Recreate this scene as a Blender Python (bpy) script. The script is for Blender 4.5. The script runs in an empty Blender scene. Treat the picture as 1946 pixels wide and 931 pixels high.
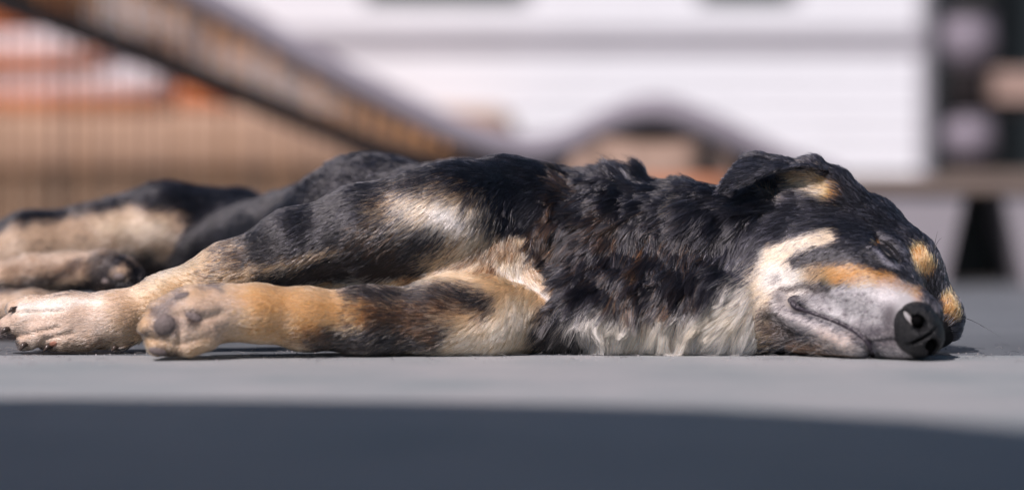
import bpy, math, random
import numpy as np
from mathutils import Vector, Matrix, kdtree
from mathutils.bvhtree import BVHTree

rng = np.random.default_rng(7)
random.seed(7)
S = bpy.context.scene
COL = S.collection

# ------------------------------------------------------------------ camera
CAM = np.array((0.0, -2.4, 0.15))
FPX = 1946 * 2.4            # focal length in photo pixels
PITCH = math.atan(87.5 / FPX)
cd = bpy.data.cameras.new('camera')
cam = bpy.data.objects.new('camera', cd); COL.objects.link(cam)
cam.location = CAM
cam.rotation_euler = (math.pi / 2 - PITCH, 0, 0)
cd.sensor_width = 36; cd.lens = 36 * 2.4
cd.clip_start = 0.05; cd.clip_end = 500
cd.dof.use_dof = True
cd.dof.focus_distance = 2.385
cd.dof.aperture_fstop = (cd.lens / 1000) / 0.060
S.camera = cam

# ------------------------------------------------------------------ light
SUN_EL, SUN_AZ = math.radians(47), math.radians(32)   # azimuth: swung left of straight behind the camera
sunvec = np.array((-math.cos(SUN_EL) * math.sin(SUN_AZ), -math.cos(SUN_EL) * math.cos(SUN_AZ), math.sin(SUN_EL)))
W = bpy.data.worlds.new('World'); S.world = W; W.use_nodes = True
wn = W.node_tree.nodes; wl = W.node_tree.links
sky = wn.new('ShaderNodeTexSky'); sky.sky_type = 'NISHITA'; sky.sun_disc = False
sky.sun_elevation = SUN_EL
sky.sun_rotation = math.atan2(sunvec[0], sunvec[1])
bg = wn['Background']; bg.inputs['Strength'].default_value = 0.05
wl.new(sky.outputs[0], bg.inputs['Color'])
sl = bpy.data.lights.new('sun', 'SUN'); sl.energy = 5.0; sl.angle = math.radians(0.5); sl.color = (1.0, 0.87, 0.86)
sun = bpy.data.objects.new('sun', sl); COL.objects.link(sun)
sun.rotation_euler = Vector(sunvec).to_track_quat('Z', 'Y').to_euler()
sun.location = (-2, -3, 4)
S.view_settings.view_transform = 'Standard'; S.view_settings.look = 'None'
S.view_settings.exposure = 0.2; S.view_settings.gamma = 1
S.cycles.use_denoising = True; S.cycles.use_adaptive_sampling = False
S.cycles.max_bounces = 8

# ------------------------------------------------------------------ helpers
cp, sp = math.cos(PITCH), math.sin(PITCH)
def P(px, py, Y):
    """the point of the plane at depth Y that lies at a photo coordinate"""
    a = (px - 973) / FPX; b = -(py - 465.5) / FPX
    d = np.array((a, cp + b * sp, -sp + b * cp))
    t = (Y - CAM[1]) / d[1]
    return CAM + d * t
def proj(v):
    """photo coordinates of an (n,3) array"""
    r = v - CAM
    f = r[:, 1] * cp - r[:, 2] * sp
    u = r[:, 1] * sp + r[:, 2] * cp
    return np.stack((973 + FPX * r[:, 0] / f, 465.5 - FPX * u / f), 1)

def tag(o, label=None, cat=None, group=None, kind=None):
    if label: o['label'] = label
    if cat: o['category'] = cat
    if group: o['group'] = group
    if kind: o['kind'] = kind
    return o
def empty(name, loc=(0, 0, 0)):
    o = bpy.data.objects.new(name, None); o.location = loc; o.empty_display_size = 0.05
    COL.objects.link(o); return o
def link(name, me, parent=None, loc=None):
    o = bpy.data.objects.new(name, me); COL.objects.link(o)
    if parent is not None:
        o.parent = parent
        o.matrix_parent_inverse = Matrix.Translation(-Vector(parent.location)) if parent.parent is None else Matrix.Translation(-Vector(parent.location))
    if loc is not None: o.location = loc
    return o
def mesh(name, verts, faces, mat=None, smooth=False):
    me = bpy.data.meshes.new(name)
    me.from_pydata([tuple(map(float, v)) for v in verts], [], [tuple(f) for f in faces])
    if mat: me.materials.append(mat)
    if smooth: me.polygons.foreach_set('use_smooth', [True] * len(me.polygons))
    me.update(); return me
def box(x0, x1, y0, y1, z0, z1, bev=0.0):
    """verts and faces of a box with chamfered top edges"""
    b = bev
    v = [(x0, y0, z0), (x1, y0, z0), (x1, y1, z0), (x0, y1, z0),
         (x0, y0, z1 - b), (x1, y0, z1 - b), (x1, y1, z1 - b), (x0, y1, z1 - b)]
    f = [(3, 2, 1, 0), (0, 1, 5, 4), (1, 2, 6, 5), (2, 3, 7, 6), (3, 0, 4, 7)]
    if b > 0:
        v += [(x0 + b, y0 + b, z1), (x1 - b, y0 + b, z1), (x1 - b, y1 - b, z1), (x0 + b, y1 - b, z1)]
        f += [(4, 5, 9, 8), (5, 6, 10, 9), (6, 7, 11, 10), (7, 4, 8, 11), (8, 9, 10, 11)]
    else:
        f += [(4, 5, 6, 7)]
    return v, f
def boxo(name, dims, mat, parent=None, bev=0.0, label=None):
    v, f = box(*dims, bev=bev)
    o = link(name, mesh(name, v, f, mat), parent)
    if label: o['label'] = label
    return o
def lathe(profile, n=32):
    v, f = [], []
    for r, z in profile:
        for k in range(n):
            a = 2 * math.pi * k / n
            v.append((r * math.cos(a), r * math.sin(a), z))
    for i in range(len(profile) - 1):
        for k in range(n):
            k2 = (k + 1) % n
            f.append((i * n + k, i * n + k2, (i + 1) * n + k2, (i + 1) * n + k))
    return v, f
def tube(pts, rad, n=8):
    """closed tube along points; rad scalar or list"""
    pts = [np.array(p, float) for p in pts]
    if np.isscalar(rad): rad = [rad] * len(pts)
    v, f = [], []
    for i, p in enumerate(pts):
        t = pts[min(i + 1, len(pts) - 1)] - pts[max(i - 1, 0)]
        t /= np.linalg.norm(t)
        a = np.cross(t, (0.3, 0.9, 0.2)); a /= np.linalg.norm(a); b = np.cross(t, a)
        for k in range(n):
            w = 2 * math.pi * k / n
            v.append(p + rad[i] * (math.cos(w) * a + math.sin(w) * b))
    for i in range(len(pts) - 1):
        for k in range(n):
            k2 = (k + 1) % n
            f.append((i * n + k, i * n + k2, (i + 1) * n + k2, (i + 1) * n + k))
    f.append(tuple(range(n - 1, -1, -1))); f.append(tuple(range((len(pts) - 1) * n, len(pts) * n)))
    return v, f
def curve_pts(pts, n):
    """Catmull-Rom through 2-D or 3-D points"""
    p = np.array(pts, float); p = np.vstack((2 * p[0] - p[1], p, 2 * p[-1] - p[-2]))
    out = []
    for t in np.linspace(0, len(pts) - 1 - 1e-9, n):
        i = int(t); u = t - i
        a, b, c, d = p[i:i + 4]
        out.append(0.5 * (2 * b + (c - a) * u + (2 * a - 5 * b + 4 * c - d) * u ** 2 + (3 * b - a - 3 * c + d) * u ** 3))
    return np.array(out)

def vnoise(p, seed=0):
    """value noise in [-1,1] for an (n,3) array"""
    p = np.asarray(p, float); i = np.floor(p).astype(np.int64); f = p - i; f = f * f * (3 - 2 * f)
    def h(x, y, z):
        n = (x * 73856093) ^ (y * 19349663) ^ (z * 83492791) ^ (seed * 2654435761)
        n = (n ^ (n >> 13)) * 1274126177 & 0x7fffffff
        return ((n ^ (n >> 16)) & 0xffff) / 32767.5 - 1
    r = 0
    for a in (0, 1):
        for b in (0, 1):
            for c in (0, 1):
                w = (f[:, 0] if a else 1 - f[:, 0]) * (f[:, 1] if b else 1 - f[:, 1]) * (f[:, 2] if c else 1 - f[:, 2])
                r = r + w * h(i[:, 0] + a, i[:, 1] + b, i[:, 2] + c)
    return r

# ------------------------------------------------------------------ materials
def material(name, color, rough=0.6, var=0.12, scale=20, bump=0.0, bscale=60, spec=0.5, stretch=(1, 1, 1), metal=0.0, pair=None):
    m = bpy.data.materials.new(name); m.use_nodes = True
    n = m.node_tree.nodes; l = m.node_tree.links; b = n['Principled BSDF']
    b.inputs['Roughness'].default_value = rough
    b.inputs['Specular IOR Level'].default_value = spec
    b.inputs['Metallic'].default_value = metal
    tc = n.new('ShaderNodeTexCoord'); mp = n.new('ShaderNodeMapping'); mp.inputs['Scale'].default_value = stretch
    l.new(tc.outputs['Object'], mp.inputs['Vector'])
    nz = n.new('ShaderNodeTexNoise'); nz.inputs['Scale'].default_value = scale; nz.inputs['Detail'].default_value = 9; nz.inputs['Roughness'].default_value = 0.62
    l.new(mp.outputs[0], nz.inputs['Vector'])
    rp = n.new('ShaderNodeValToRGB')
    c = np.array(color)
    rp.color_ramp.elements[0].position = 0.3; rp.color_ramp.elements[1].position = 0.7
    rp.color_ramp.elements[0].color = (*np.clip(c * (1 - var), 0, 1), 1)
    rp.color_ramp.elements[1].color = (*np.clip(c * (1 + var), 0, 1), 1)
    if pair:
        rp.color_ramp.elements[0].color = (*pair[0], 1); rp.color_ramp.elements[1].color = (*pair[1], 1)
    l.new(nz.outputs['Fac'], rp.inputs['Fac'])
    oi = n.new('ShaderNodeObjectInfo'); hs = n.new('ShaderNodeHueSaturation')
    mr = n.new('ShaderNodeMapRange'); mr.inputs['To Min'].default_value = 1 - var * 0.6; mr.inputs['To Max'].default_value = 1 + var * 0.6
    l.new(oi.outputs['Random'], mr.inputs['Value']); l.new(mr.outputs[0], hs.inputs['Value'])
    l.new(rp.outputs[0], hs.inputs['Color']); l.new(hs.outputs[0], b.inputs['Base Color'])
    if bump:
        n2 = n.new('ShaderNodeTexNoise'); n2.inputs['Scale'].default_value = bscale; n2.inputs['Detail'].default_value = 8
        l.new(mp.outputs[0], n2.inputs['Vector'])
        bp = n.new('ShaderNodeBump'); bp.inputs['Strength'].default_value = bump; bp.inputs['Distance'].default_value = 0.004
        l.new(n2.outputs['Fac'], bp.inputs['Height']); l.new(bp.outputs[0], b.inputs['Normal'])
    return m
def hair_material(name, rough=0.22):
    m = bpy.data.materials.new(name); m.use_nodes = True
    n = m.node_tree.nodes; l = m.node_tree.links
    out = n['Material Output']; n.remove(n['Principled BSDF'])
    at = n.new('ShaderNodeAttribute'); at.attribute_name = 'coat_colour'
    h = n.new('ShaderNodeBsdfHairPrincipled'); h.model = 'CHIANG'; h.parametrization = 'COLOR'
    h.inputs['Roughness'].default_value = rough; h.inputs['Radial Roughness'].default_value = 0.45
    h.inputs['Random Roughness'].default_value = 0.2; h.inputs['IOR'].default_value = 1.52
    l.new(at.outputs['Color'], h.inputs['Color'])
    l.new(h.outputs[0], out.inputs['Surface'])
    return m
def skin_material(name):
    m = bpy.data.materials.new(name); m.use_nodes = True
    n = m.node_tree.nodes; l = m.node_tree.links; b = n['Principled BSDF']
    at = n.new('ShaderNodeAttribute'); at.attribute_name = 'coat_colour'
    l.new(at.outputs['Color'], b.inputs['Base Color'])
    b.inputs['Roughness'].default_value = 0.65; b.inputs['Specular IOR Level'].default_value = 0.25
    nz = n.new('ShaderNodeTexNoise'); nz.inputs['Scale'].default_value = 260; nz.inputs['Detail'].default_value = 4
    bp = n.new('ShaderNodeBump'); bp.inputs['Strength'].default_value = 0.5; bp.inputs['Distance'].default_value = 0.002
    l.new(nz.outputs['Fac'], bp.inputs['Height']); l.new(bp.outputs[0], b.inputs['Normal'])
    return m

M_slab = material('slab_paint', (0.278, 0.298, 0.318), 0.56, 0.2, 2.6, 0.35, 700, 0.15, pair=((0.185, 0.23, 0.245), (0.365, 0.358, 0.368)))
M_slab_dark = material('slab_darker_tone', (0.12, 0.135, 0.15), 0.5, 0.2, 5, 0.4, 300, 0.4)
M_joint = material('joint_sand', (0.07, 0.07, 0.08), 0.9, 0.3, 40)
M_ground = material('far_ground', (0.25, 0.22, 0.2), 0.9, 0.2, 6)
M_white = material('white_paint', (0.66, 0.70, 0.745), 0.5, 0.03, 8)
M_trim_gap = material('grey_trim_and_gap_shade', (0.25, 0.25, 0.285), 0.5, 0.06, 8)
M_dark = material('dark_stain', (0.008, 0.016, 0.02), 0.5, 0.3, 8)
M_glass = material('dark_glass', (0.01, 0.02, 0.022), 0.08, 0.1, 4)
M_strand = material('rattan_strand', (0.21, 0.11, 0.048), 0.7, 0.6, 30, spec=0.15)
M_strand_dark = material('dark_rattan_strand', (0.055, 0.03, 0.018), 0.7, 0.5, 30, spec=0.15)
M_rail = material('dark_rail', (0.010, 0.008, 0.009), 0.7, 0.3, 20, spec=0.2)
M_pad = material('grey_pad', (0.22, 0.21, 0.245), 0.9, 0.08, 30, 0.3, 400, 0.2)
M_mattress = material('tan_cloth', (0.43, 0.29, 0.205), 0.9, 0.1, 12, 0.3, 500)
M_cushion = material('white_cloth', (0.62, 0.56, 0.58), 0.9, 0.06, 12, 0.3, 500)
M_orange = material('orange_cloth', (0.55, 0.17, 0.05), 0.8, 0.15, 20, 0.3, 500)
M_wicker = material('brown_wicker', (0.22, 0.15, 0.10), 0.7, 0.4, 60)
M_basket = material('pouf_cloth', (0.27, 0.19, 0.145), 0.7, 0.25, 40)
M_terra = material('terracotta', (0.27, 0.12, 0.065), 0.8, 0.15, 20)
M_oak = material('pale_timber', (0.17, 0.135, 0.115), 0.6, 0.2, 10, 0.2, 80, 0.4, (1, 8, 8))
M_greyblock = material('grey_concrete', (0.25, 0.24, 0.265), 0.8, 0.12, 12, 0.4, 120)
M_pot = material('pale_glaze', (0.22, 0.20, 0.245), 0.6, 0.06, 15)
M_crate = material('crate_timber', (0.36, 0.26, 0.22), 0.7, 0.2, 15)
M_canvas = material('caster_canvas', (0.10, 0.16, 0.18), 0.9, 0.08, 10)
M_pole = material('caster_metal', (0.5, 0.5, 0.5), 0.35, 0.05, 10, metal=0.8)
M_nose = material('nose_leather', (0.006, 0.007, 0.009), 0.34, 0.4, 160, 0.85, 420, 0.35)
M_lip = material('lip_skin', (0.02, 0.016, 0.024), 0.38, 0.4, 120, 0.5, 300, 0.5)
M_hole = material('nostril_shade', (0.003, 0.003, 0.0035), 0.95, 0.2, 120, spec=0.05)
M_lid = material('lid_skin', (0.007, 0.007, 0.009), 0.5, 0.3, 120, spec=0.3)
M_padskin = material('paw_pad_skin', (0.13, 0.105, 0.10), 0.6, 0.3, 120, 0.6, 350)
M_padpink = material('paw_pad_pink', (0.26, 0.12, 0.08), 0.6, 0.2, 120, 0.5, 350)
M_claw = material('claw_horn', (0.05, 0.035, 0.028), 0.3, 0.3, 80)
M_leaf = material('leaf', (0.035, 0.05, 0.035), 0.5, 0.4, 20)
M_hair = hair_material('coat_hair')
M_skin = skin_material('coat_skin')

# ------------------------------------------------------------------ ground
g = 60.0
tag(link('ground', mesh('ground', [(-g, -g, -0.026), (g, -g, -0.026), (g, g, -0.026), (-g, g, -0.026)], [(0, 1, 2, 3)], M_ground)), kind='structure')
pave = empty('pavement'); tag(pave, kind='structure')
v, f = box(-3.9, 3.9, -2.72, 2.02, -0.0255, -0.008)
link('bedding', mesh('bedding', v, f, M_joint), pave)
RY0, RP, GAP = -0.035, 0.424, 0.005
v, f = box(0, 2.6 - GAP, 0, RP - GAP, -0.03, 0, 0.0025)
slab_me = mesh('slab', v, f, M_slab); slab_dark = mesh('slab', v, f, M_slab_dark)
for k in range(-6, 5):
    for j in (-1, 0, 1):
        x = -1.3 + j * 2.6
        o = link('slab', slab_dark if k >= 0 else slab_me, pave)  # rows from the dog backwards take the darker slab colour
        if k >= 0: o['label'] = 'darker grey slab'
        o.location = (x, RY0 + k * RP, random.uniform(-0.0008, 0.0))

# ------------------------------------------------------------------ cabin behind
YC = 4.0
cab = empty('cabin', (P(900, 400, YC)[0], YC, 0))
tag(cab, 'white weatherboard cabin with a grey band in place of a shaded gap and dark windows behind the dog', 'cabin')
xl, xr = P(-500, 0, YC)[0], P(1745, 0, YC)[0]
zb = P(0, 332, YC)[2]; zt0 = P(0, 102, YC)[2]; zt1 = P(0, 60, YC)[2]; zw = P(0, 12, YC)[2]
nb = 6; bh = (zt0 - zb) / nb
bme = None
def board(z0, z1, x0, x1):
    v = [(x0, YC - 0.006, z0), (x1, YC - 0.006, z0), (x1, YC - 0.002, z1), (x0, YC - 0.002, z1),
         (x0, YC + 0.02, z0), (x1, YC + 0.02, z0), (x1, YC + 0.02, z1), (x0, YC + 0.02, z1)]
    f = [(0, 1, 2, 3), (0, 4, 5, 1), (1, 5, 6, 2), (2, 6, 7, 3), (3, 7, 4, 0), (5, 4, 7, 6)]
    link('board', mesh('board', v, f, M_white), cab)
for k in range(nb): board(zb + k * bh, zb + (k + 1) * bh - 0.001, xl, xr)
boxo('gap_shade_band', (xl, xr, YC - 0.004, YC + 0.02, zt0, zt1), M_trim_gap, cab)  # grey colour paints in the shade of a gap in the wall
hb = (zw - zt1)
board(zt1 + 0.002, zw, xl, xr)
wins = [(P(690, 0, YC)[0], P(1010, 0, YC)[0]), (P(1325, 0, YC)[0], P(1520, 0, YC)[0]), (P(-200, 0, YC)[0], P(200, 0, YC)[0])]
edges = [xl] + sorted([e for w in wins for e in w]) + [xr]
for i in range(0, len(edges), 2):
    for k in range(6): board(zw + 0.002 + k * 0.085, zw + 0.083 + k * 0.085 + 0.0, edges[i], edges[i + 1])
for k in range(5): board(zw + 0.514 + k * 0.085, zw + 0.595 + k * 0.085, xl, xr)
for a, b in wins:
    v, f = box(a + 0.004, b - 0.004, YC + 0.03, YC + 0.05, zw + 0.002, zw + 0.51)
    w = link('window', mesh('window', v, f, M_trim_gap), cab)
    v, f = box(a + 0.03, b - 0.03, YC + 0.018, YC + 0.028, zw + 0.012, zw + 0.49)
    p = bpy.data.objects.new('pane', mesh('pane', v, f, M_glass)); COL.objects.link(p); p.parent = w
boxo('corner_post', (xr + 0.001, xr + 0.03, YC - 0.02, YC + 0.05, zb - 0.02, zw + 1.0), M_trim_gap, cab)
boxo('plinth', (xl, xr + 0.03, YC + 0.01, YC + 0.2, -0.026, zb - 0.021), M_dark, cab)
boxo('back_wall', (xl, xr + 0.03, YC + 0.055, YC + 0.2, zb - 0.02, zw + 1.0), M_dark, cab)

sh = empty('shed', (P(2000, 0, 4.6)[0], 4.6, 0))
tag(sh, 'dark stained timber shed wall to the right of the white cabin', 'shed')
x0 = P(1700, 0, 4.6)[0]
for k in range(14):
    boxo('plank', (x0 + k * 0.16, x0 + k * 0.16 + 0.154, 4.6 - 0.004 * (k % 2), 4.63, -0.026, 1.9), M_dark, sh)

# plant shelf with two pale pots
YS = 3.2
shf = empty('plant_shelf', (P(1840, 0, YS)[0], YS, 0))
tag(shf, 'dark two tier plant shelf with a tall post beside the cabin corner', 'shelf')
zs1, zs2 = P(0, 330, YS)[2], P(0, 192, YS)[2]
xp0, xp1 = P(1768, 0, YS)[0], P(1786, 0, YS)[0]
xe = P(2060, 0, YS)[0]
boxo('post', (xp0, xp1, YS - 0.012, YS + 0.012, -0.026, 1.0), M_dark, shf)
boxo('post', (xe, xe + 0.022, YS - 0.012, YS + 0.012, -0.026, 1.0), M_dark, shf)
for z in (zs1, zs2):
    boxo('shelf_board', (xp1 + 0.001, xe - 0.001, YS - 0.06, YS + 0.10, z - 0.018, z), M_rail if z == zs2 else M_oak, shf)
def pot(px, ytop, ybot, base, Y, rpx, label):
    ped = 0.075 if base > zs1 + .01 else 0.03
    c = P(px, ybot, Y); h = (ybot - ytop) / FPX * (Y + 2.4); r = rpx / FPX * (Y + 2.4)
    t = empty('pot', (c[0], Y, base + ped)); tag(t, label, 'pot', 'pale pots on the plant shelf')
    pr = [(0.001, 0), (r * .5, 0), (r * .72, h * .1), (r * .95, h * .35), (r, h * .6), (r * .92, h * .85), (r * .8, h), (r * .74, h * .98), (r * .8, h * .8), (0.001, h * .78)]
    v, f = lathe(pr); o = bpy.data.objects.new('pot_body', mesh('pot_body', v, f, M_pot, True)); COL.objects.link(o); o.parent = t
    v, f = lathe([(.001, -ped), (r * .8, -ped), (r * .72, -ped * .6), (r * .5, 0), (.001, 0)]); o = bpy.data.objects.new('foot', mesh('foot', v, f, M_rail, True)); COL.objects.link(o); o.parent = t
    v, f = lathe([(r * .78, h * .96), (r * .9, h * .955), (r * .96, h * 1.0), (r * .93, h * 1.05), (r * .78, h * 1.04), (r * .78, h * .96)]); o = bpy.data.objects.new('rim', mesh('rim', v, f, M_pot, True)); COL.objects.link(o); o.parent = t
def leaves(px, pbase, Y, n, h, label):
    c = P(px, pbase, Y); v, f = [], []
    for i in range(n):
        a = random.uniform(0, 6.28); l = h * random.uniform(.6, 1); sp_ = random.uniform(.15, .75) * h
        d = np.array((math.cos(a), math.sin(a), 0)); w = np.array((-d[1], d[0], 0)) * h * .11
        b0 = len(v)
        for t in (0, .35, .7, 1):
            q = c + d * sp_ * t ** 1.4 + np.array((0, 0, l * (t - .28 * t * t)))
            ww = w * (0.25 + 1.2 * t - 1.4 * t * t)
            v += [q - ww, q + w * 0 + np.array((0, 0, -.004)), q + ww]
        for t in range(3):
            for k in (0, 1): f.append((b0 + t * 3 + k, b0 + t * 3 + k + 1, b0 + t * 3 + k + 4, b0 + t * 3 + k + 3))
    o = link('potted_leaves', mesh('potted_leaves', v, f, M_leaf, True)); tag(o, label, 'plant')
leaves(1842, 228, 3.2, 26, .085, 'dark leafy plant growing from the lower pale pot'); leaves(1838, 40, 3.2, 26, .12, 'dark leafy plant growing from the upper pale pot')
pot(1838, 36, 128, zs2 + 0.001, 3.2, 52, 'upper pale lilac pot on the plant shelf')
pot(1840, 226, 305, zs1 + 0.001, 3.2, 50, 'lower pale lilac pot on the plant shelf above the bench')
cr = empty('crate', (P(1935, 0, 3.18)[0], 3.18, zs2 + 0.001)); tag(cr, 'pale brown wooden crate on the shelf at the right edge', 'crate')
for k in range(3):
    v, f = box(-0.06, 0.09, -0.05, 0.06, k * 0.022, k * 0.022 + 0.020, 0.002)
    o = bpy.data.objects.new('crate_slat', mesh('crate_slat', v, f, M_crate)); COL.objects.link(o); o.parent = cr

# low bench
YB = 1.95
bn = empty('bench', (P(1760, 0, YB)[0], YB, 0)); tag(bn, 'low bench with a pale timber top on grey concrete block legs', 'bench')
zt = P(0, 336, YB)[2]; zu = P(0, 366, YB)[2]
for k in range(3):
    boxo('bench_slat', (P(1430, 0, YB)[0], P(2200, 0, YB)[0], YB - 0.13 + k * 0.09, YB - 0.13 + k * 0.09 + 0.084, zu, zt), M_oak, bn, 0.003)
def leg(p0, p1, q0, q1):
    a0, a1 = P(p0, 0, YB)[0], P(p1, 0, YB)[0]; b0, b1 = P(q0, 0, YB)[0], P(q1, 0, YB)[0]
    ya, yb = YB - 0.12, YB + 0.12; z1 = zu - 0.001
    v = [(b0, ya, 0.0005), (b1, ya, 0.0005), (b1, yb, 0.0005), (b0, yb, 0.0005), (a0, ya, z1), (a1, ya, z1), (a1, yb, z1), (a0, yb, z1)]
    link('bench_leg', mesh('bench_leg', v, [(3, 2, 1, 0), (0, 1, 5, 4), (1, 2, 6, 5), (2, 3, 7, 6), (3, 0, 4, 7), (4, 5, 6, 7)], M_greyblock), bn)
leg(1470, 1812, 1470, 1775); leg(1880, 2140, 1925, 2140)
boxo('gap_shade_panel', (P(1470, 0, YB)[0], P(2140, 0, YB)[0], YB + 0.122, YB + 0.135, 0.0005, zu - 0.002), M_dark, bn)  # dark sheet added to stand in for shade in the gap between the legs

# daybed with cushions, left
YD = 3.45
db = empty('daybed', (P(200, 0, YD)[0], YD, 0)); tag(db, 'wide tan daybed mattress on a brown wicker base at left', 'daybed')
xa, xb = P(-400, 0, YD)[0], P(980, 0, YD)[0]
za, zm = P(0, 335, YD)[2], P(0, 205, YD)[2]
def soft(name, x0, x1, y0, y1, z0, z1, r, mat, parent=None):
    """a cushion: rounded slab swept from a rounded-rectangle section"""
    sec = []
    for cx, cz, a0 in ((y0 + r, z0 + r, math.pi), (y1 - r, z0 + r, 1.5 * math.pi), (y1 - r, z1 - r, 0), (y0 + r, z1 - r, .5 * math.pi)):
        for q in range(5):
            a = a0 + q * math.pi / 8; sec.append((cx + r * math.cos(a), cz + r * math.sin(a)))
    cy, cz = (y0 + y1) / 2, (z0 + z1) / 2
    v, f, n = [], [], len(sec)
    xs = [(x0, .55), (x0 + r * .3, .85), (x0 + r, 1)] + [(x0 + (x1 - x0) * t, 1 + .03 * math.sin(t * 9)) for t in (.2, .4, .6, .8)] + [(x1 - r, 1), (x1 - r * .3, .85), (x1, .55)]
    for x, s in xs:
        for (a, b) in sec: v.append((x, cy + (a - cy) * s, z0 + (b - z0) * (s if s > 1 else 1) if s >= 1 else cz + (b - cz) * s))
    for i in range(len(xs) - 1):
        for k in range(n): f.append((i * n + k, i * n + (k + 1) % n, (i + 1) * n + (k + 1) % n, (i + 1) * n + k))
    f.append(tuple(range(n - 1, -1, -1))); f.append(tuple(range((len(xs) - 1) * n, len(xs) * n)))
    return link(name, mesh(name, v, f, mat, True), parent)
boxo('daybed_base', (xa, xb, YD, YD + 0.8, 0.0, za - 0.002), M_rail, db)
nst = 120
v, f = box(0, (xb - xa) / nst * 0.8, -0.008, 0, 0.0, za - 0.004)
stme = mesh('wicker_strand', v, f, M_wicker)
for k in range(nst):
    o = link('wicker_strand', stme, db); o.location = Vector((xa + (xb - xa) * k / nst, YD - 0.001, 0)) - Vector((0, 0, 0))
soft('mattress', xa, xb, YD - 0.012, YD + 0.8, za, zm, 0.045, M_mattress, db)
def cushion(p0, p1, ytop, ybot, yoff, label, pipe=True, mat=None):
    x0, x1 = P(p0, 0, YD)[0], P(p1, 0, YD)[0]; z0, z1 = P(0, ybot, YD)[2], P(0, ytop, YD)[2]
    t = empty('cushion', ((x0 + x1) / 2, YD + yoff, z0)); tag(t, label, 'cushion', 'cushions stacked on the daybed')
    o = soft('cushion_cover', x0, x1, YD + yoff, YD + yoff + 0.4, z0, z1, (z1 - z0) * .42, mat or M_cushion, t)
    if pipe:
        v, f = tube([(x0 + .01, YD + yoff - .004, z0 + .008), ((x0 + x1) / 2, YD + yoff - .012, z0 + .006), (x1 - .01, YD + yoff - .004, z0 + .008)], 0.026)
        link('piping', mesh('piping', v, f, M_orange, True), t)
cushion(-300, 318, 128, 200, 0.03, 'lower white cushion with orange piping on the tan daybed')
cushion(-320, 200, 58, 126, 0.05, 'upper white cushion with orange piping stacked on another cushion')
cushion(-330, 120, -10, 56, 0.06, 'orange cushion on top of the white cushions', False, M_orange)
cushion(322, 460, 160, 204, 0.05, 'small orange cushion beside the white cushions', False, M_orange)

# wave lounger
YL = 2.1
lg = empty('wave_lounger', (P(900, 0, YL)[0], YL, 0)); tag(lg, 'wave shaped rattan sun lounger with a grey pad in front of the cabin', 'sun lounger')
prof = curve_pts([(-420, -420), (-200, -300), (0, -195), (200, -95), (400, 0), (600, 112), (800, 215), (900, 258), (1000, 282), (1080, 268), (1150, 232), (1235, 208), (1310, 222), (1400, 262), (1500, 310), (1600, 345)], 90)
def ribbon(name, prof, dtop, dbot, y0, y1, mat):
    v, f = [], []
    for (a, b) in prof:
        for (d, y) in ((dtop, y0 + .012), (dtop, y1 - .012), ((dtop + dbot) / 2, y1), (dbot, y1 - .012), (dbot, y0 + .012), ((dtop + dbot) / 2, y0)):
            p = P(a, b + d, YL); v.append((p[0], y, p[2]))
    n = 6
    for i in range(len(prof) - 1):
        for k in range(n): f.append((i * n + k, i * n + (k + 1) % n, (i + 1) * n + (k + 1) % n, (i + 1) * n + k))
    f.append(tuple(range(n))); f.append(tuple(range((len(prof) - 1) * n, len(prof) * n))[::-1])
    return link(name, mesh(name, v, f, mat, True), lg)
ribbon('pad', prof, -26, 34, YL - 0.02, YL + 0.6, M_pad)
ribbon('seat_shell', prof, 35, 52, YL + 0.0, YL + 0.58, M_rail)  # near-black colour paints in the shade beneath the pad
# skirt of upright strands under the backrest
low = np.array([(-420, -180), (-200, -60), (0, 22), (200, 96), (400, 176), (600, 256), (700, 300), (820, 330), (960, 345)])
def ylow(px): return np.interp(px, low[:, 0], low[:, 1])
def yprof(px): return np.interp(px, prof[:, 0], prof[:, 1])
px = -420.0
run, light = 0, True
while px < 960:
    wdt = random.uniform(8, 15)
    t0, t1 = yprof(px + wdt / 2) + 34, ylow(px + wdt / 2) - 8
    if t1 - t0 > 8:
        a, b = P(px, t0, YL), P(px + wdt * .74, t1, YL)
        yo = random.uniform(-.004, .004); hh = min((a[2] - b[2]) / 0.13, 1)
        v, f = [], []
        for t, yy in ((0, 0), (.2, -.03), (.5, -.058), (.7, -.055), (.88, -.02), (1, .03)):
            z = a[2] + (b[2] - a[2]) * t
            for x_, y2 in ((a[0], 0), (b[0], 0), (b[0], .006), (a[0], .006)): v.append((x_, YL - .006 + yy * hh + yo + y2, z))
        for i in range(5):
            for k in range(4): f.append((i * 4 + k, i * 4 + (k + 1) % 4, i * 4 + 4 + (k + 1) % 4, i * 4 + 4 + k))
        if run <= 0: run, light = random.randint(1, 2), not light
        run -= 1
        link('rattan_strand', mesh('rattan_strand', v, f, M_strand if light else M_strand_dark), lg)
    px += wdt
v, f = [], []
lw = curve_pts(low, 30)
for (a, b) in lw:
    for (d, y) in ((-44, YL - .045), (-44, YL + .58), (6, YL + .58), (6, YL - .045)):
        p = P(a, b + d, YL); v.append((p[0], y, p[2]))
for i in range(len(lw) - 1):
    for k in range(4): f.append((i * 4 + k, i * 4 + (k + 1) % 4, i * 4 + 4 + (k + 1) % 4, i * 4 + 4 + k))
f.append((0, 1, 2, 3)); f.append(tuple(len(v) - 1 - k for k in range(4)))
link('shade_rail', mesh('shade_rail', v, f, M_rail), lg)  # near-black strip paints in the shade under the lounger's side
px = -400.0
while px < 640:
    a = P(px, ylow(px) + 2, YL); w_ = random.uniform(.002, .006)
    if a[2] > .06: boxo('lattice_bar', (a[0], a[0] + w_, YL + .0, YL + .008, 0.03, a[2]), M_strand if random.random() < .6 else M_strand_dark, lg)
    px += random.uniform(20, 34)
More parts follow.
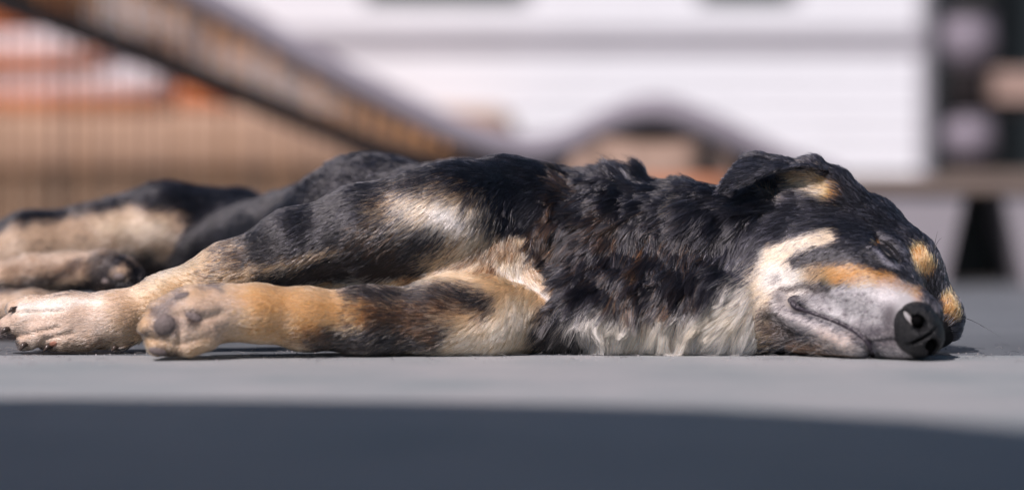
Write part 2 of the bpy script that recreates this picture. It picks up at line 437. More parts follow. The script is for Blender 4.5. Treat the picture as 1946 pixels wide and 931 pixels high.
boxo('base_rail', (P(-420, 0, YL)[0], P(700, 0, YL)[0], YL - .01, YL + .02, 0.0005, 0.029), M_rail, lg)
for a in (640, 980, 1560):
    for yy in (YL + 0.03, YL + 0.52):
        p = P(a, 330, YL)
        v, f = tube([(p[0], yy, 0.0005), (p[0], yy, p[2])], 0.014); link('lounger_leg', mesh('lounger_leg', v, f, M_rail), lg)
x0, x1, zz = P(1070, 0, 1.7)[0], P(1415, 0, 1.7)[0], P(0, 264, 1.7)[2]
tag(soft('pouf', x0, x1, 1.7, 2.0, 0.001, zz, zz * .32, M_basket), 'plump tan pouf on the ground in front of the hump of the lounger', 'pouf')
v, f = lathe([(.001, 0), (.05, 0), (.075, .09), (.085, .16), (.07, .19), (.06, .185), (.001, .15)])
o = tag(link('jar', mesh('jar', v, f, M_terra, True)), 'round terracotta jar in front of the tan pouf', 'jar'); o.location = (P(1305, 0, 1.55)[0], 1.55, 0.0005)

# unseen canopy on a pole, added behind the camera to shade the near paving
H = 1.9
sc = np.array((-0.27, -0.535 - 0.84, 0.0))
pc = sc + sunvec * (H / sunvec[2])
pa = empty('shade_caster', (pc[0], pc[1], 0)); tag(pa, 'round dark canopy added unseen behind the camera to shade the pavement', 'shade_caster')
R = 0.84; NP = 32; v = [(0, 0, 0.2)]
for k in range(NP):
    a = (k + .5) * 2 * math.pi / NP; q = R * (1 + .02 * math.sin(3 * a) + .012 * math.sin(8 * a)); v.append((q * math.cos(a), q * math.sin(a), 0))
f = [(0, 1 + k, 1 + (k + 1) % NP) for k in range(NP)]
v += [(x, y, z - 0.012) for x, y, z in v]; f += [(NP + 1, NP + 2 + (k + 1) % NP, NP + 2 + k) for k in range(NP)]
f += [(1 + k, NP + 2 + k, NP + 2 + (k + 1) % NP, 1 + (k + 1) % NP) for k in range(NP)]
o = bpy.data.objects.new('canopy', mesh('canopy', v, f, M_canvas)); COL.objects.link(o); o.parent = pa; o.location = (0, 0, H)
v, f = tube([(0, 0, -0.02), (0, 0, H + 0.3)], 0.022, 12)
o = bpy.data.objects.new('pole', mesh('pole', v, f, M_pole, True)); COL.objects.link(o); o.parent = pa

# ================================================================== the dog
GR = dict(torso=0, neck=1, head=2, fleg=3, lleg=4, chest=5, hind=6)
PR = []
def cap(grp, pts, k=0.018):
    """chain of round cones; each point (px, py, Y, radius)"""
    for a, b in zip(pts[:-1], pts[1:]):
        PR.append((GR[grp], P(a[0], a[1], a[2]), P(b[0], b[1], b[2]), a[3], b[3], k))
# trunk, hindquarters
cap('torso', [(1010, 478, .10, .079), (880, 474, .13, .084), (700, 468, .21, .088), (570, 500, .29, .074), (450, 500, .36, .066)], .03)
cap('hind', [(450, 432, .40, .045), (330, 434, .365, .046), (60, 484, .33, .042), (-140, 545, .32, .036)], .025)
cap('hind', [(450, 520, .38, .06), (330, 520, .39, .05)], .03)
cap('hind', [(-120, 555, .27, .022), (60, 522, .245, .021), (190, 515, .215, .022)], .01)
cap('hind', [(205, 520, .205, .024), (235, 525, .195, .020)], .008)
cap('hind', [(-140, 592, .23, .024), (60, 590, .20, .021), (260, 600, .18, .018)], .008)
# neck and throat ruff
cap('neck', [(1030, 482, .09, .077), (1180, 486, .075, .069), (1320, 494, .06, .066), (1450, 484, .05, .060)], .03)
cap('neck', [(1030, 600, .03, .045), (1120, 600, .03, .045)], .02)
cap('neck', [(1120, 602, .006, .036), (1250, 602, .004, .036), (1400, 605, -.003, .034), (1460, 600, -.005, .034)], .05)
cap('neck', [(1195, 356, .085, .011), (1212, 338, .09, .006)], .02)
# upper foreleg
cap('fleg', [(960, 402, .065, .056), (860, 410, .015, .046), (800, 418, .01, .046)], .025)
cap('fleg', [(830, 422, .01, .046), (690, 440, .005, .042), (560, 470, .0, .034), (430, 520, .0, .0255), (310, 576, .005, .0225), (220, 606, .0, .0255)], .02)
cap('fleg', [(220, 608, -.005, .0275), (130, 612, -.005, .027), (80, 618, -.005, .024)], .012)
cap('fleg', [(140, 576, .005, .012), (60, 583, .005, .011), (28, 588, .005, .008)], .006)
cap('fleg', [(130, 606, -.016, .015), (50, 608, -.018, .014), (16, 622, -.016, .011)], .006)
cap('fleg', [(130, 628, -.022, .013), (75, 636, -.024, .012), (48, 650, -.022, .009)], .006)
cap('fleg', [(170, 640, -.020, .013), (120, 645, -.022, .0115), (98, 654, -.02, .008)], .006)
cap('fleg', [(262, 640, -.012, .006), (238, 654, -.016, .005), (222, 661, -.018, .0035)], .004)
# brisket between the legs
cap('chest', [(938, 518, .026, .046), (880, 520, .033, .048), (760, 540, .04, .040), (640, 560, .05, .03)], .02)
cap('chest', [(955, 505, .004, .012), (1010, 540, -.002, .009), (1060, 575, -.010, .006), (1096, 608, -.018, .005)], .01)
# lower foreleg
cap('lleg', [(972, 614, -.005, .034), (920, 610, -.020, .037), (830, 610, -.035, .0325), (700, 611, -.05, .0285), (580, 606, -.066, .027)], .024)
cap('lleg', [(580, 606, -.066, .027), (490, 595, -.08, .0245), (430, 594, -.085, .0245)], .016)
cap('lleg', [(425, 594, -.086, .0245), (370, 604, -.096, .028), (330, 622, -.100, .028)], .012)
cap('lleg', [(340, 582, -.10, .014), (302, 594, -.108, .012)], .006)
cap('lleg', [(320, 610, -.112, .016), (288, 625, -.116, .013)], .006)
cap('lleg', [(330, 640, -.112, .016), (300, 655, -.116, .011)], .006)
cap('lleg', [(385, 635, -.108, .017), (360, 655, -.112, .012)], .006)
# head
cap('head', [(1440, 395, .065, .036), (1500, 400, .06, .04)], .02)
cap('head', [(1545, 447, .06, .066), (1630, 458, .035, .044)], .02)
cap('head', [(1640, 470, .03, .043), (1706, 512, .0, .0395)], .02)
cap('head', [(1706, 520, .01, .039), (1766, 602, .005, .033)], .015)
cap('head', [(1470, 510, .03, .058), (1540, 510, .01, .052)], .025)
cap('head', [(1590, 530, -.005, .052), (1650, 562, -.04, .046), (1726, 612, -.096, .0325)], .02)
cap('head', [(1470, 600, -.005, .038), (1560, 620, -.045, .030), (1625, 645, -.082, .0195)], .012)
cap('head', [(1685, 640, -.092, .0205), (1735, 650, -.104, .018)], .012)
# ear root ridge
cap('head', [(1500, 322, .035, .009), (1545, 326, .028, .010), (1590, 350, .022, .011), (1622, 385, .02, .012)], .012)
cap('head', [(1500, 372, .03, .010), (1560, 385, .02, .010), (1610, 385, .015, .010)], .02)

lo = np.array((-0.70, -0.165, -0.004)); hi = np.array((0.50, 0.50, 0.225)); h = 0.0025
N = np.ceil((hi - lo) / h).astype(int) + 1
F = np.full(N, 0.3, np.float32)
ax = [lo[i] + h * np.arange(N[i]) for i in range(3)]
def segdist(X, Y, Z, a, b, ra, rb):
    ab = b - a; L = max(ab @ ab, 1e-12)
    t = np.clip(((X - a[0]) * ab[0] + (Y - a[1]) * ab[1] + (Z - a[2]) * ab[2]) / L, 0, 1)
    return np.sqrt((X - a[0] - t * ab[0]) ** 2 + (Y - a[1] - t * ab[1]) ** 2 + (Z - a[2] - t * ab[2]) ** 2) - (ra + t * (rb - ra))
for (gi, a, b, ra, rb, k) in PR:
    m = max(ra, rb) + k + 0.012
    i0 = np.clip(((np.minimum(a, b) - m - lo) / h).astype(int), 0, N - 1); i1 = np.clip(((np.maximum(a, b) + m - lo) / h).astype(int) + 2, 1, N)
    sl_ = tuple(slice(i0[i], i1[i]) for i in range(3))
    d = segdist(ax[0][sl_[0]][:, None, None], ax[1][sl_[1]][None, :, None], ax[2][sl_[2]][None, None, :], a, b, ra, rb).astype(np.float32)
    cur = F[sl_]
    q = np.clip(0.5 + 0.5 * (cur - d) / k, 0, 1)
    F[sl_] = cur * (1 - q) + d * q - k * q * (1 - q)
F = np.maximum(F, (0.0012 - ax[2])[None, None, :].astype(np.float32))   # rests on the paving
F[0], F[-1], F[:, 0], F[:, -1], F[:, :, 0], F[:, :, -1] = .3, .3, .3, .3, .3, .3

def surface_nets(F, lo, h):
    s = F < 0
    c = np.zeros(np.array(F.shape) - 1, np.int8)
    for dx in (0, 1):
        for dy in (0, 1):
            for dz in (0, 1):
                c += s[dx:dx + c.shape[0], dy:dy + c.shape[1], dz:dz + c.shape[2]]
    idx = np.argwhere((c > 0) & (c < 8))
    vid = np.full(c.shape, -1, np.int64); vid[tuple(idx.T)] = np.arange(len(idx))
    acc = np.zeros((len(idx), 3)); cnt = np.zeros(len(idx))
    corners = [np.array((x, y, z)) for x in (0, 1) for y in (0, 1) for z in (0, 1)]
    for A in corners:
        for ax_ in range(3):
            if A[ax_]: continue
            B = A.copy(); B[ax_] = 1
            fa = F[tuple((idx + A).T)]; fb = F[tuple((idx + B).T)]
            m = (fa < 0) != (fb < 0)
            t = np.where(m, fa / np.where(m, fa - fb, 1), 0)
            p = idx + A + t[:, None] * (B - A)
            acc[m] += p[m]; cnt[m] += 1
    V = lo + h * (acc / cnt[:, None])
    Q = []
    for ax_ in range(3):
        u, w = [(1, 2), (2, 0), (0, 1)][ax_]
        sa = [slice(None)] * 3; sb = [slice(None)] * 3; sa[ax_] = slice(0, -1); sb[ax_] = slice(1, None)
        e = np.argwhere(s[tuple(sa)] != s[tuple(sb)])
        ok = (e[:, u] > 0) & (e[:, w] > 0) & (e[:, u] < c.shape[u]) & (e[:, w] < c.shape[w]); e = e[ok]
        inside = s[tuple(e.T)]
        du = np.zeros(3, int); du[u] = 1; dw = np.zeros(3, int); dw[w] = 1
        q = np.stack([vid[tuple((e - du - dw).T)], vid[tuple((e - dw).T)], vid[tuple(e.T)], vid[tuple((e - du).T)]], 1)
        q[~inside] = q[~inside][:, ::-1]
        Q.append(q)
    Q = np.vstack(Q); Q = Q[(Q >= 0).all(1)]
    return V, Q
def vnormals(V, Q):
    fn = np.cross(V[Q[:, 2]] - V[Q[:, 0]], V[Q[:, 3]] - V[Q[:, 1]])
    n = np.zeros_like(V)
    for k in range(4): np.add.at(n, Q[:, k], fn)
    return n / np.maximum(np.linalg.norm(n, axis=1, keepdims=True), 1e-12)
def smooth(V, Q, it):
    for _ in range(it):
        a = np.zeros_like(V); c = np.zeros(len(V))
        for k in range(4):
            np.add.at(a, Q[:, k], V[Q[:, (k + 1) % 4]]); np.add.at(c, Q[:, k], 1)
        V = 0.5 * V + 0.5 * a / np.maximum(c, 1)[:, None]
    return V
V, Q = surface_nets(F, lo, h); del F
V = smooth(V, Q, 2)
V[:, 2] = np.maximum(V[:, 2], 0.0012)
# which limb each vertex belongs to
best = np.full(len(V), 9.0); VG = np.zeros(len(V), int)
for (gi, a, b, ra, rb, k) in PR:
    d = segdist(V[:, 0], V[:, 1], V[:, 2], a, b, ra, rb)
    m = d < best; best[m] = d[m]; VG[m] = gi

def polydist(p, line):
    """distance in photo pixels from (n,2) points to a polyline"""
    line = np.array(line, float); d = np.full(len(p), 1e9)
    if len(line) == 1: return np.hypot(p[:, 0] - line[0, 0], p[:, 1] - line[0, 1])
    for a, b in zip(line[:-1], line[1:]):
        ab = b - a; t = np.clip(((p - a) @ ab) / max(ab @ ab, 1e-9), 0, 1)
        d = np.minimum(d, np.linalg.norm(p - a - t[:, None] * ab, axis=1))
    return d

# modelled creases and bumps: (limb, line, width px, depth mm)
NRM = vnormals(V, Q); UV = proj(V)
SC = [('head', [(1512, 582), (1545, 594), (1587, 610), (1622, 627), (1648, 648), (1660, 680)], 5, -4.5),
      ('head', [(1655, 651), (1730, 643), (1775, 628)], 4, -2.5),
      ('head', [(1512, 580)], 14, -3.0),
      ('head', [(1488, 600), (1540, 622), (1600, 655)], 12, 3.0),
      ('head', [(1482, 565), (1478, 590)], 10, 3.0),
      ('head', [(1465, 610), (1500, 640)], 14, -5.0),
      ('head', [(1560, 560), (1660, 555)], 14, 2.0),
      ('head', [(1672, 455), (1695, 470), (1713, 498)], 7, -5.5),
      ('head', [(1662, 475), (1680, 492), (1700, 505)], 10, 2.5),
      ('head', [(1680, 445), (1705, 460), (1722, 485)], 8, 3.0),
      ('head', [(1735, 540), (1690, 522)], 10, -3.0),
      ('head', [(1753, 497)], 16, 2.5), ('head', [(1806, 585)], 14, 2.5),
      ('head', [(1460, 360), (1500, 345), (1560, 355)], 14, -5.0),
      ('fleg', [(30, 594), (120, 590)], 4, -3.0), ('fleg', [(30, 640), (110, 622)], 4, -2.5), ('fleg', [(70, 668), (85, 645), (140, 632)], 4, -2.5),
      ('lleg', [(350, 592), (385, 606), (420, 596)], 9, -3.0), ('lleg', [(342, 650), (345, 600)], 6, -2), ('lleg', [(270, 640), (340, 655), (400, 640)], 8, -2), ('lleg', [(285, 592), (335, 600)], 6, -1.5),
      ('chest', [(700, 545), (800, 535), (900, 545)], 8, -3.0)]
for gname, line, wd, dep in SC:
    m = (VG == GR[gname]) & (NRM[:, 1] < 0.25)
    d = polydist(UV[m], line)
    V[m] += NRM[m] * (dep / 1000 * np.exp(-(d / wd) ** 2))[:, None]
# soft lumps of coat over muscle
lump = vnoise(V / 0.045, 3) * 0.0022 + vnoise(V / 0.02, 4) * 0.0010
soft_w = np.isin(VG, (0, 1, 3, 5, 6)).astype(float); soft_w[VG == 1] = 1.5; soft_w[VG == 5] = 0.9; soft_w[VG == 3] = 0.5
V += NRM * (lump * soft_w)[:, None]
V[:, 2] = np.maximum(V[:, 2], 0.0012)
NRM = vnormals(V, Q)

# ---- coat markings, plus painted lid highlights and crease shade: (limbs, line of photo points, radius, softness, colour, share of hairs)
BLK = (0.007, 0.007, 0.0095); BRN = (0.085, 0.038, 0.018); RUST = (0.20, 0.075, 0.03); TAN = (0.56, 0.37, 0.21)
ORG = (0.56, 0.28, 0.09); CRM = (0.84, 0.70, 0.53); WHT = (0.92, 0.88, 0.82); LIL = (0.43, 0.425, 0.44); GRY = (0.10, 0.09, 0.10); DK = (0.03, 0.024, 0.024)
PINK = (0.66, 0.51, 0.41); TANH = (0.50, 0.36, 0.25)
BASE = {0: BLK, 1: BLK, 2: BLK, 3: BLK, 4: TAN, 5: TAN, 6: BLK}
MK = [
 # neck
 ('neck', [(1056, 395), (1056, 440)], 12, 14, RUST, .4), ('neck', [(1221, 470), (1222, 520)], 6, 9, RUST, .7), ('neck', [(1155, 415), (1180, 430)], 18, 16, BRN, .5),
 ('neck', [(1306, 370), (1300, 400)], 5, 8, TAN, .4), ('neck', [(1060, 345), (1080, 355)], 20, 18, BRN, .45), ('neck', [(1110, 500), (1300, 540)], 60, 40, BRN, .10), ('neck', [(1030, 380), (1060, 470)], 20, 20, BRN, .3), ('neck', [(1190, 560), (1260, 600)], 14, 16, RUST, .25),
 ('neck', [(1000, 430), (1100, 440)], 50, 40, BRN, .09), ('neck', [(1280, 580), (1290, 600)], 10, 12, RUST, .5), ('neck', [(1240, 440), (1310, 470)], 30, 25, BRN, .15),
 ('neck', [(1075, 640), (1130, 628), (1240, 632), (1340, 625), (1440, 620)], 50, 12, CRM, .96), ('neck', [(1100, 662), (1250, 662), (1420, 660)], 30, 16, WHT, .95),
 ('neck', [(1360, 590), (1410, 555), (1450, 560)], 34, 16, CRM, .85), ('neck', [(1345, 610), (1400, 590)], 22, 14, TAN, .5), ('neck', [(1150, 610), (1330, 612)], 14, 14, TAN, .35),
 ('neck', [(985, 440), (1010, 500), (1040, 550)], 16, 18, TAN, .45), ('neck', [(1000, 420), (1020, 520)], 22, 20, BRN, .4), ('neck', [(1040, 600), (1080, 650)], 34, 8, BLK, .96),
 # chest
 ('chest', [(740, 545), (620, 555)], 14, 8, WHT, .8), ('chest', [(860, 500), (990, 500)], 46, 16, CRM, .35), ('chest', [(850, 510), (990, 490)], 50, 20, BRN, .10), ('chest', [(960, 450), (1000, 480), (1010, 520)], 9, 16, BRN, .5), ('chest', [(840, 480), (960, 470)], 18, 14, BRN, .45),
 ('chest', [(945, 505), (1004, 543), (1056, 572), (1098, 610)], 7, 6, WHT, .85), ('chest', [(1060, 640), (1020, 590)], 22, 8, BLK, .97),
 # upper foreleg
 ('fleg', [(425, 510), (330, 570), (200, 610), (0, 620)], 62, 12, TAN, .98), ('fleg', [(560, 452), (480, 482), (405, 522)], 19, 9, BLK, .95), ('fleg', [(520, 420), (450, 460), (420, 478)], 16, 12, BLK, .6),
 ('fleg', [(645, 474), (560, 498), (480, 522)], 11, 9, TAN, .8), ('fleg', [(980, 460), (985, 520)], 16, 16, BRN, .5),
 ('fleg', [(905, 395), (830, 378), (760, 385), (725, 405)], 24, 26, TAN, .6), ('fleg', [(890, 432), (830, 408), (785, 400)], 30, 20, CRM, .85), ('fleg', [(800, 420), (760, 440)], 14, 18, TAN, .45), ('fleg', [(870, 425), (835, 405)], 18, 12, (0.74, 0.70, 0.66), .95),
 ('fleg', [(930, 460), (870, 475), (840, 505)], 32, 20, TAN, .85), ('fleg', [(900, 455), (870, 490)], 14, 14, CRM, .5), ('fleg', [(750, 470), (690, 450)], 22, 16, BRN, .4), ('fleg', [(745, 533), (590, 548)], 10, 7, WHT, .85),
 ('fleg', [(420, 540), (250, 600)], 50, 20, TAN, .7), ('fleg', [(380, 490), (250, 550)], 12, 12, CRM, .6), ('fleg', [(180, 610), (0, 620)], 62, 40, PINK, .92), ('fleg', [(180, 570), (40, 585)], 12, 8, WHT, .7),
 ('fleg', [(10, 640), (40, 662)], 12, 8, DK, .9), ('fleg', [(85, 662), (110, 668)], 7, 5, DK, .8), ('fleg', [(210, 655), (130, 662)], 9, 9, BRN, .5),
 # lower foreleg
 ('lleg', [(690, 600), (820, 605)], 36, 24, BLK, .85), ('lleg', [(920, 574), (850, 560), (760, 552), (670, 556)], 20, 14, BLK, .92), ('lleg', [(850, 590), (700, 598)], 22, 18, BRN, .5), ('lleg', [(900, 600), (830, 606)], 12, 14, TAN, .5),
 ('lleg', [(820, 650), (740, 650), (610, 655)], 26, 14, BLK, .95), ('lleg', [(780, 620), (830, 640)], 14, 10, BRN, .7), ('lleg', [(620, 640), (560, 640)], 14, 12, BRN, .7),
 ('lleg', [(985, 595), (930, 640), (890, 655)], 26, 18, CRM, .75), ('lleg', [(1030, 640), (1040, 600)], 18, 10, BLK, .95),
 ('lleg', [(680, 600), (560, 585), (470, 575)], 26, 16, ORG, .6), ('lleg', [(480, 630), (600, 625)], 12, 12, ORG, .8), ('lleg', [(420, 590), (350, 610)], 44, 25, PINK, .8),
 ('lleg', [(345, 560), (300, 590)], 14, 9, GRY, .75), ('lleg', [(385, 541), (425, 545)], 7, 5, GRY, .8), ('lleg', [(312, 618)], 30, 14, GRY, .8), ('lleg', [(368, 600)], 16, 8, DK, .85), ('lleg', [(300, 672), (340, 680)], 9, 8, DK, .8), ('lleg', [(272, 630)], 8, 6, DK, .8),
 # hind
 ('hind', [(-60, 490), (60, 470), (180, 445), (260, 440)], 42, 10, TANH, .95), ('hind', [(250, 425), (330, 440), (290, 470)], 36, 10, TANH, .95), ('hind', [(200, 430), (300, 435)], 18, 14, CRM, .6),
 ('hind', [(-60, 560), (100, 520), (160, 490)], 36, 12, TANH, .9), ('hind', [(-20, 545), (90, 535), (150, 498)], 9, 7, DK, .9), ('hind', [(-60, 590), (60, 585), (200, 590)], 28, 10, TANH, .9),  # the narrow dark line paints shade in the crease between the legs
 ('hind', [(190, 505), (200, 535)], 26, 10, DK, .9), ('hind', [(20, 515), (150, 500)], 12, 14, BRN, .6), ('hind', [(228, 518)], 14, 8, TANH, .8), ('hind', [(280, 500), (300, 540)], 20, 10, DK, .9),
 # head
 ('head', [(1330, 640), (1420, 600), (1450, 560), (1480, 530)], 42, 14, CRM, .93), ('head', [(1460, 640), (1380, 655)], 22, 12, TAN, .6), ('head', [(1430, 520), (1410, 500)], 14, 14, CRM, .4),
 ('head', [(1462, 482), (1495, 472), (1540, 455), (1578, 449)], 15, 6, CRM, .95), ('head', [(1455, 500), (1490, 490)], 14, 8, CRM, .85),
 ('head', [(1470, 530), (1530, 535)], 26, 10, WHT, .9), ('head', [(1540, 520), (1611, 516)], 18, 9, TAN, .85), ('head', [(1590, 522), (1650, 528), (1690, 540)], 19, 7, ORG, .85), ('head', [(1680, 545), (1740, 560)], 15, 6, (0.48, .20, .06), .92),
 ('head', [(1640, 585), (1700, 590)], 52, 16, LIL, .97), ('head', [(1590, 585), (1570, 575)], 34, 12, LIL, .95), ('head', [(1590, 560), (1690, 570)], 12, 10, (0.64, .62, .64), .7),
 ('head', [(1470, 600), (1480, 620), (1500, 640)], 24, 9, DK, .85), ('head', [(1470, 572), (1488, 551), (1530, 543), (1572, 550)], 8, 5, DK, .85),
 ('head', [(1484, 565), (1482, 588), (1505, 610), (1545, 620), (1600, 645), (1630, 665)], 15, 7, (0.42, .39, .39), .9), ('head', [(1560, 650), (1600, 660)], 20, 14, PINK, .6),
 ('head', [(1510, 662), (1560, 668)], 10, 8, BRN, .8), ('head', [(1640, 640), (1625, 620)], 9, 8, GRY, .7),
 ('head', [(1690, 666), (1745, 668)], 14, 7, (0.40, .37, .38), .9), ('head', [(1665, 636), (1700, 640)], 14, 9, GRY, .8), ('head', [(1690, 600), (1700, 640)], 9, 8, GRY, .8),
 ('head', [(1476, 529)], 9, 6, GRY, .7),
 ('head', [(1748, 484), (1760, 512)], 17, 5, ORG, .95), ('head', [(1802, 573), (1810, 598)], 15, 5, ORG, .95), ('head', [(1667, 465)], 4, 3, ORG, .6), ('head', [(1664, 476), (1686, 499), (1712, 509)], 4, 3, (.24, .24, .28), .9), ('head', [(1684, 445), (1706, 461), (1722, 486)], 3, 3, (.17, .17, .20), .8),  # the two grey lines paint highlights on the closed lids
 ('head', [(1515, 335), (1560, 345), (1575, 365)], 20, 9, TAN, .8), ('head', [(1520, 355), (1560, 362)], 12, 8, CRM, .75), ('head', [(1575, 350), (1585, 365)], 11, 8, ORG, .7), ('head', [(1450, 368), (1490, 370)], 8, 6, TAN, .5),
]
for i in range(40):
    x_ = random.uniform(780, 1000); MK.append(('chest', [(x_, 500 + random.uniform(-50, 40)), (x_ - 12, 510 + random.uniform(-50, 40))], random.uniform(3, 6), 4, random.choice((BRN, CRM, CRM, (0.30, .19, .11))), .6))
MK += [('head', [(1640, 632), (1690, 645)], 16, 12, (0.12, .11, .125), .75), ('head', [(1690, 590), (1690, 640)], 14, 10, (0.10, .09, .10), .7), ('head', [(1560, 575), (1540, 570)], 14, 12, GRY, .5)]
for i in range(44):
    MK.append(('head', [(random.uniform(1560, 1680), random.uniform(558, 612))], random.uniform(1.6, 3.0), 1.5, (0.05, .04, .05), .8))
MK = [(GR[a], b, c, d, np.array(e), s) for a, b, c, d, e, s in MK]
def coat(pos, nrm, grp, crisp):
    """colour of the coat at points of the body; crisp draws per hair, else blended"""
    uv = proj(pos)
    w = np.stack((vnoise(pos / 0.009, 11), vnoise(pos / 0.009, 12)), 1) * 7 + np.stack((vnoise(pos / 0.03, 13), vnoise(pos / 0.03, 14)), 1) * 6
    uvw = uv + w * np.where(grp == 2, 0.45, 1.0)[:, None]
    c = np.array([BASE[i] for i in range(7)])[grp].astype(float)
    ok = nrm[:, 1] < 0.35
    c[(~ok) & np.isin(grp, (2, 3))] = BLK
    for gi, line, r, s, col, share in MK:
        m = np.where((grp == gi) & ok)[0]
        if not len(m): continue
        ln = np.array(line, float); bb = r + 2 * s
        q = uvw[m]; m = m[(q[:, 0] > ln[:, 0].min() - bb) & (q[:, 0] < ln[:, 0].max() + bb) & (q[:, 1] > ln[:, 1].min() - bb) & (q[:, 1] < ln[:, 1].max() + bb)]
        if not len(m): continue
        a = np.clip(0.5 + (r - polydist(uvw[m], line)) / (2 * s), 0, 1) * share
        if crisp: 
            aa = ((rng.random(len(m)) < a) * (1 - (0.06 if col.max() < .05 else 0.5) * rng.random(len(m)) ** 2))[:, None]; c[m] = c[m] * (1 - aa) + col * aa
        else: c[m] = c[m] * (1 - a[:, None]) + col * a[:, None]
    return c

dog = empty('dog', (0.1, 0.08, 0.0))
tag(dog, 'black and tan dog asleep on its side on the grey paving', 'dog')
me = bpy.data.meshes.new('body')
me.vertices.add(len(V)); me.vertices.foreach_set('co', V.astype(np.float32).ravel())
me.loops.add(len(Q) * 4); me.loops.foreach_set('vertex_index', Q.astype(np.int32).ravel())
me.polygons.add(len(Q)); me.polygons.foreach_set('loop_start', np.arange(0, len(Q) * 4, 4, dtype=np.int32))
me.update(calc_edges=True); me.validate()
me.polygons.foreach_set('use_smooth', np.ones(len(me.polygons), bool))
me.materials.append(M_skin)
cv = coat(V, NRM, VG, False) * 0.75
at = me.attributes.new('coat_colour', 'FLOAT_COLOR', 'POINT')
at.data.foreach_set('color', np.hstack((cv, np.ones((len(V), 1)))).astype(np.float32).ravel())
body = link('body', me, dog)
bvh = BVHTree.FromPolygons([Vector(p) for p in V], Q.tolist())
def hit(px, py):
    d = Vector(P(px, py, 0) - CAM).normalized()
    loc, n, i, dist = bvh.ray_cast(Vector(CAM), d)
    return (np.array(loc), np.array(n)) if loc is not None else (None, None)

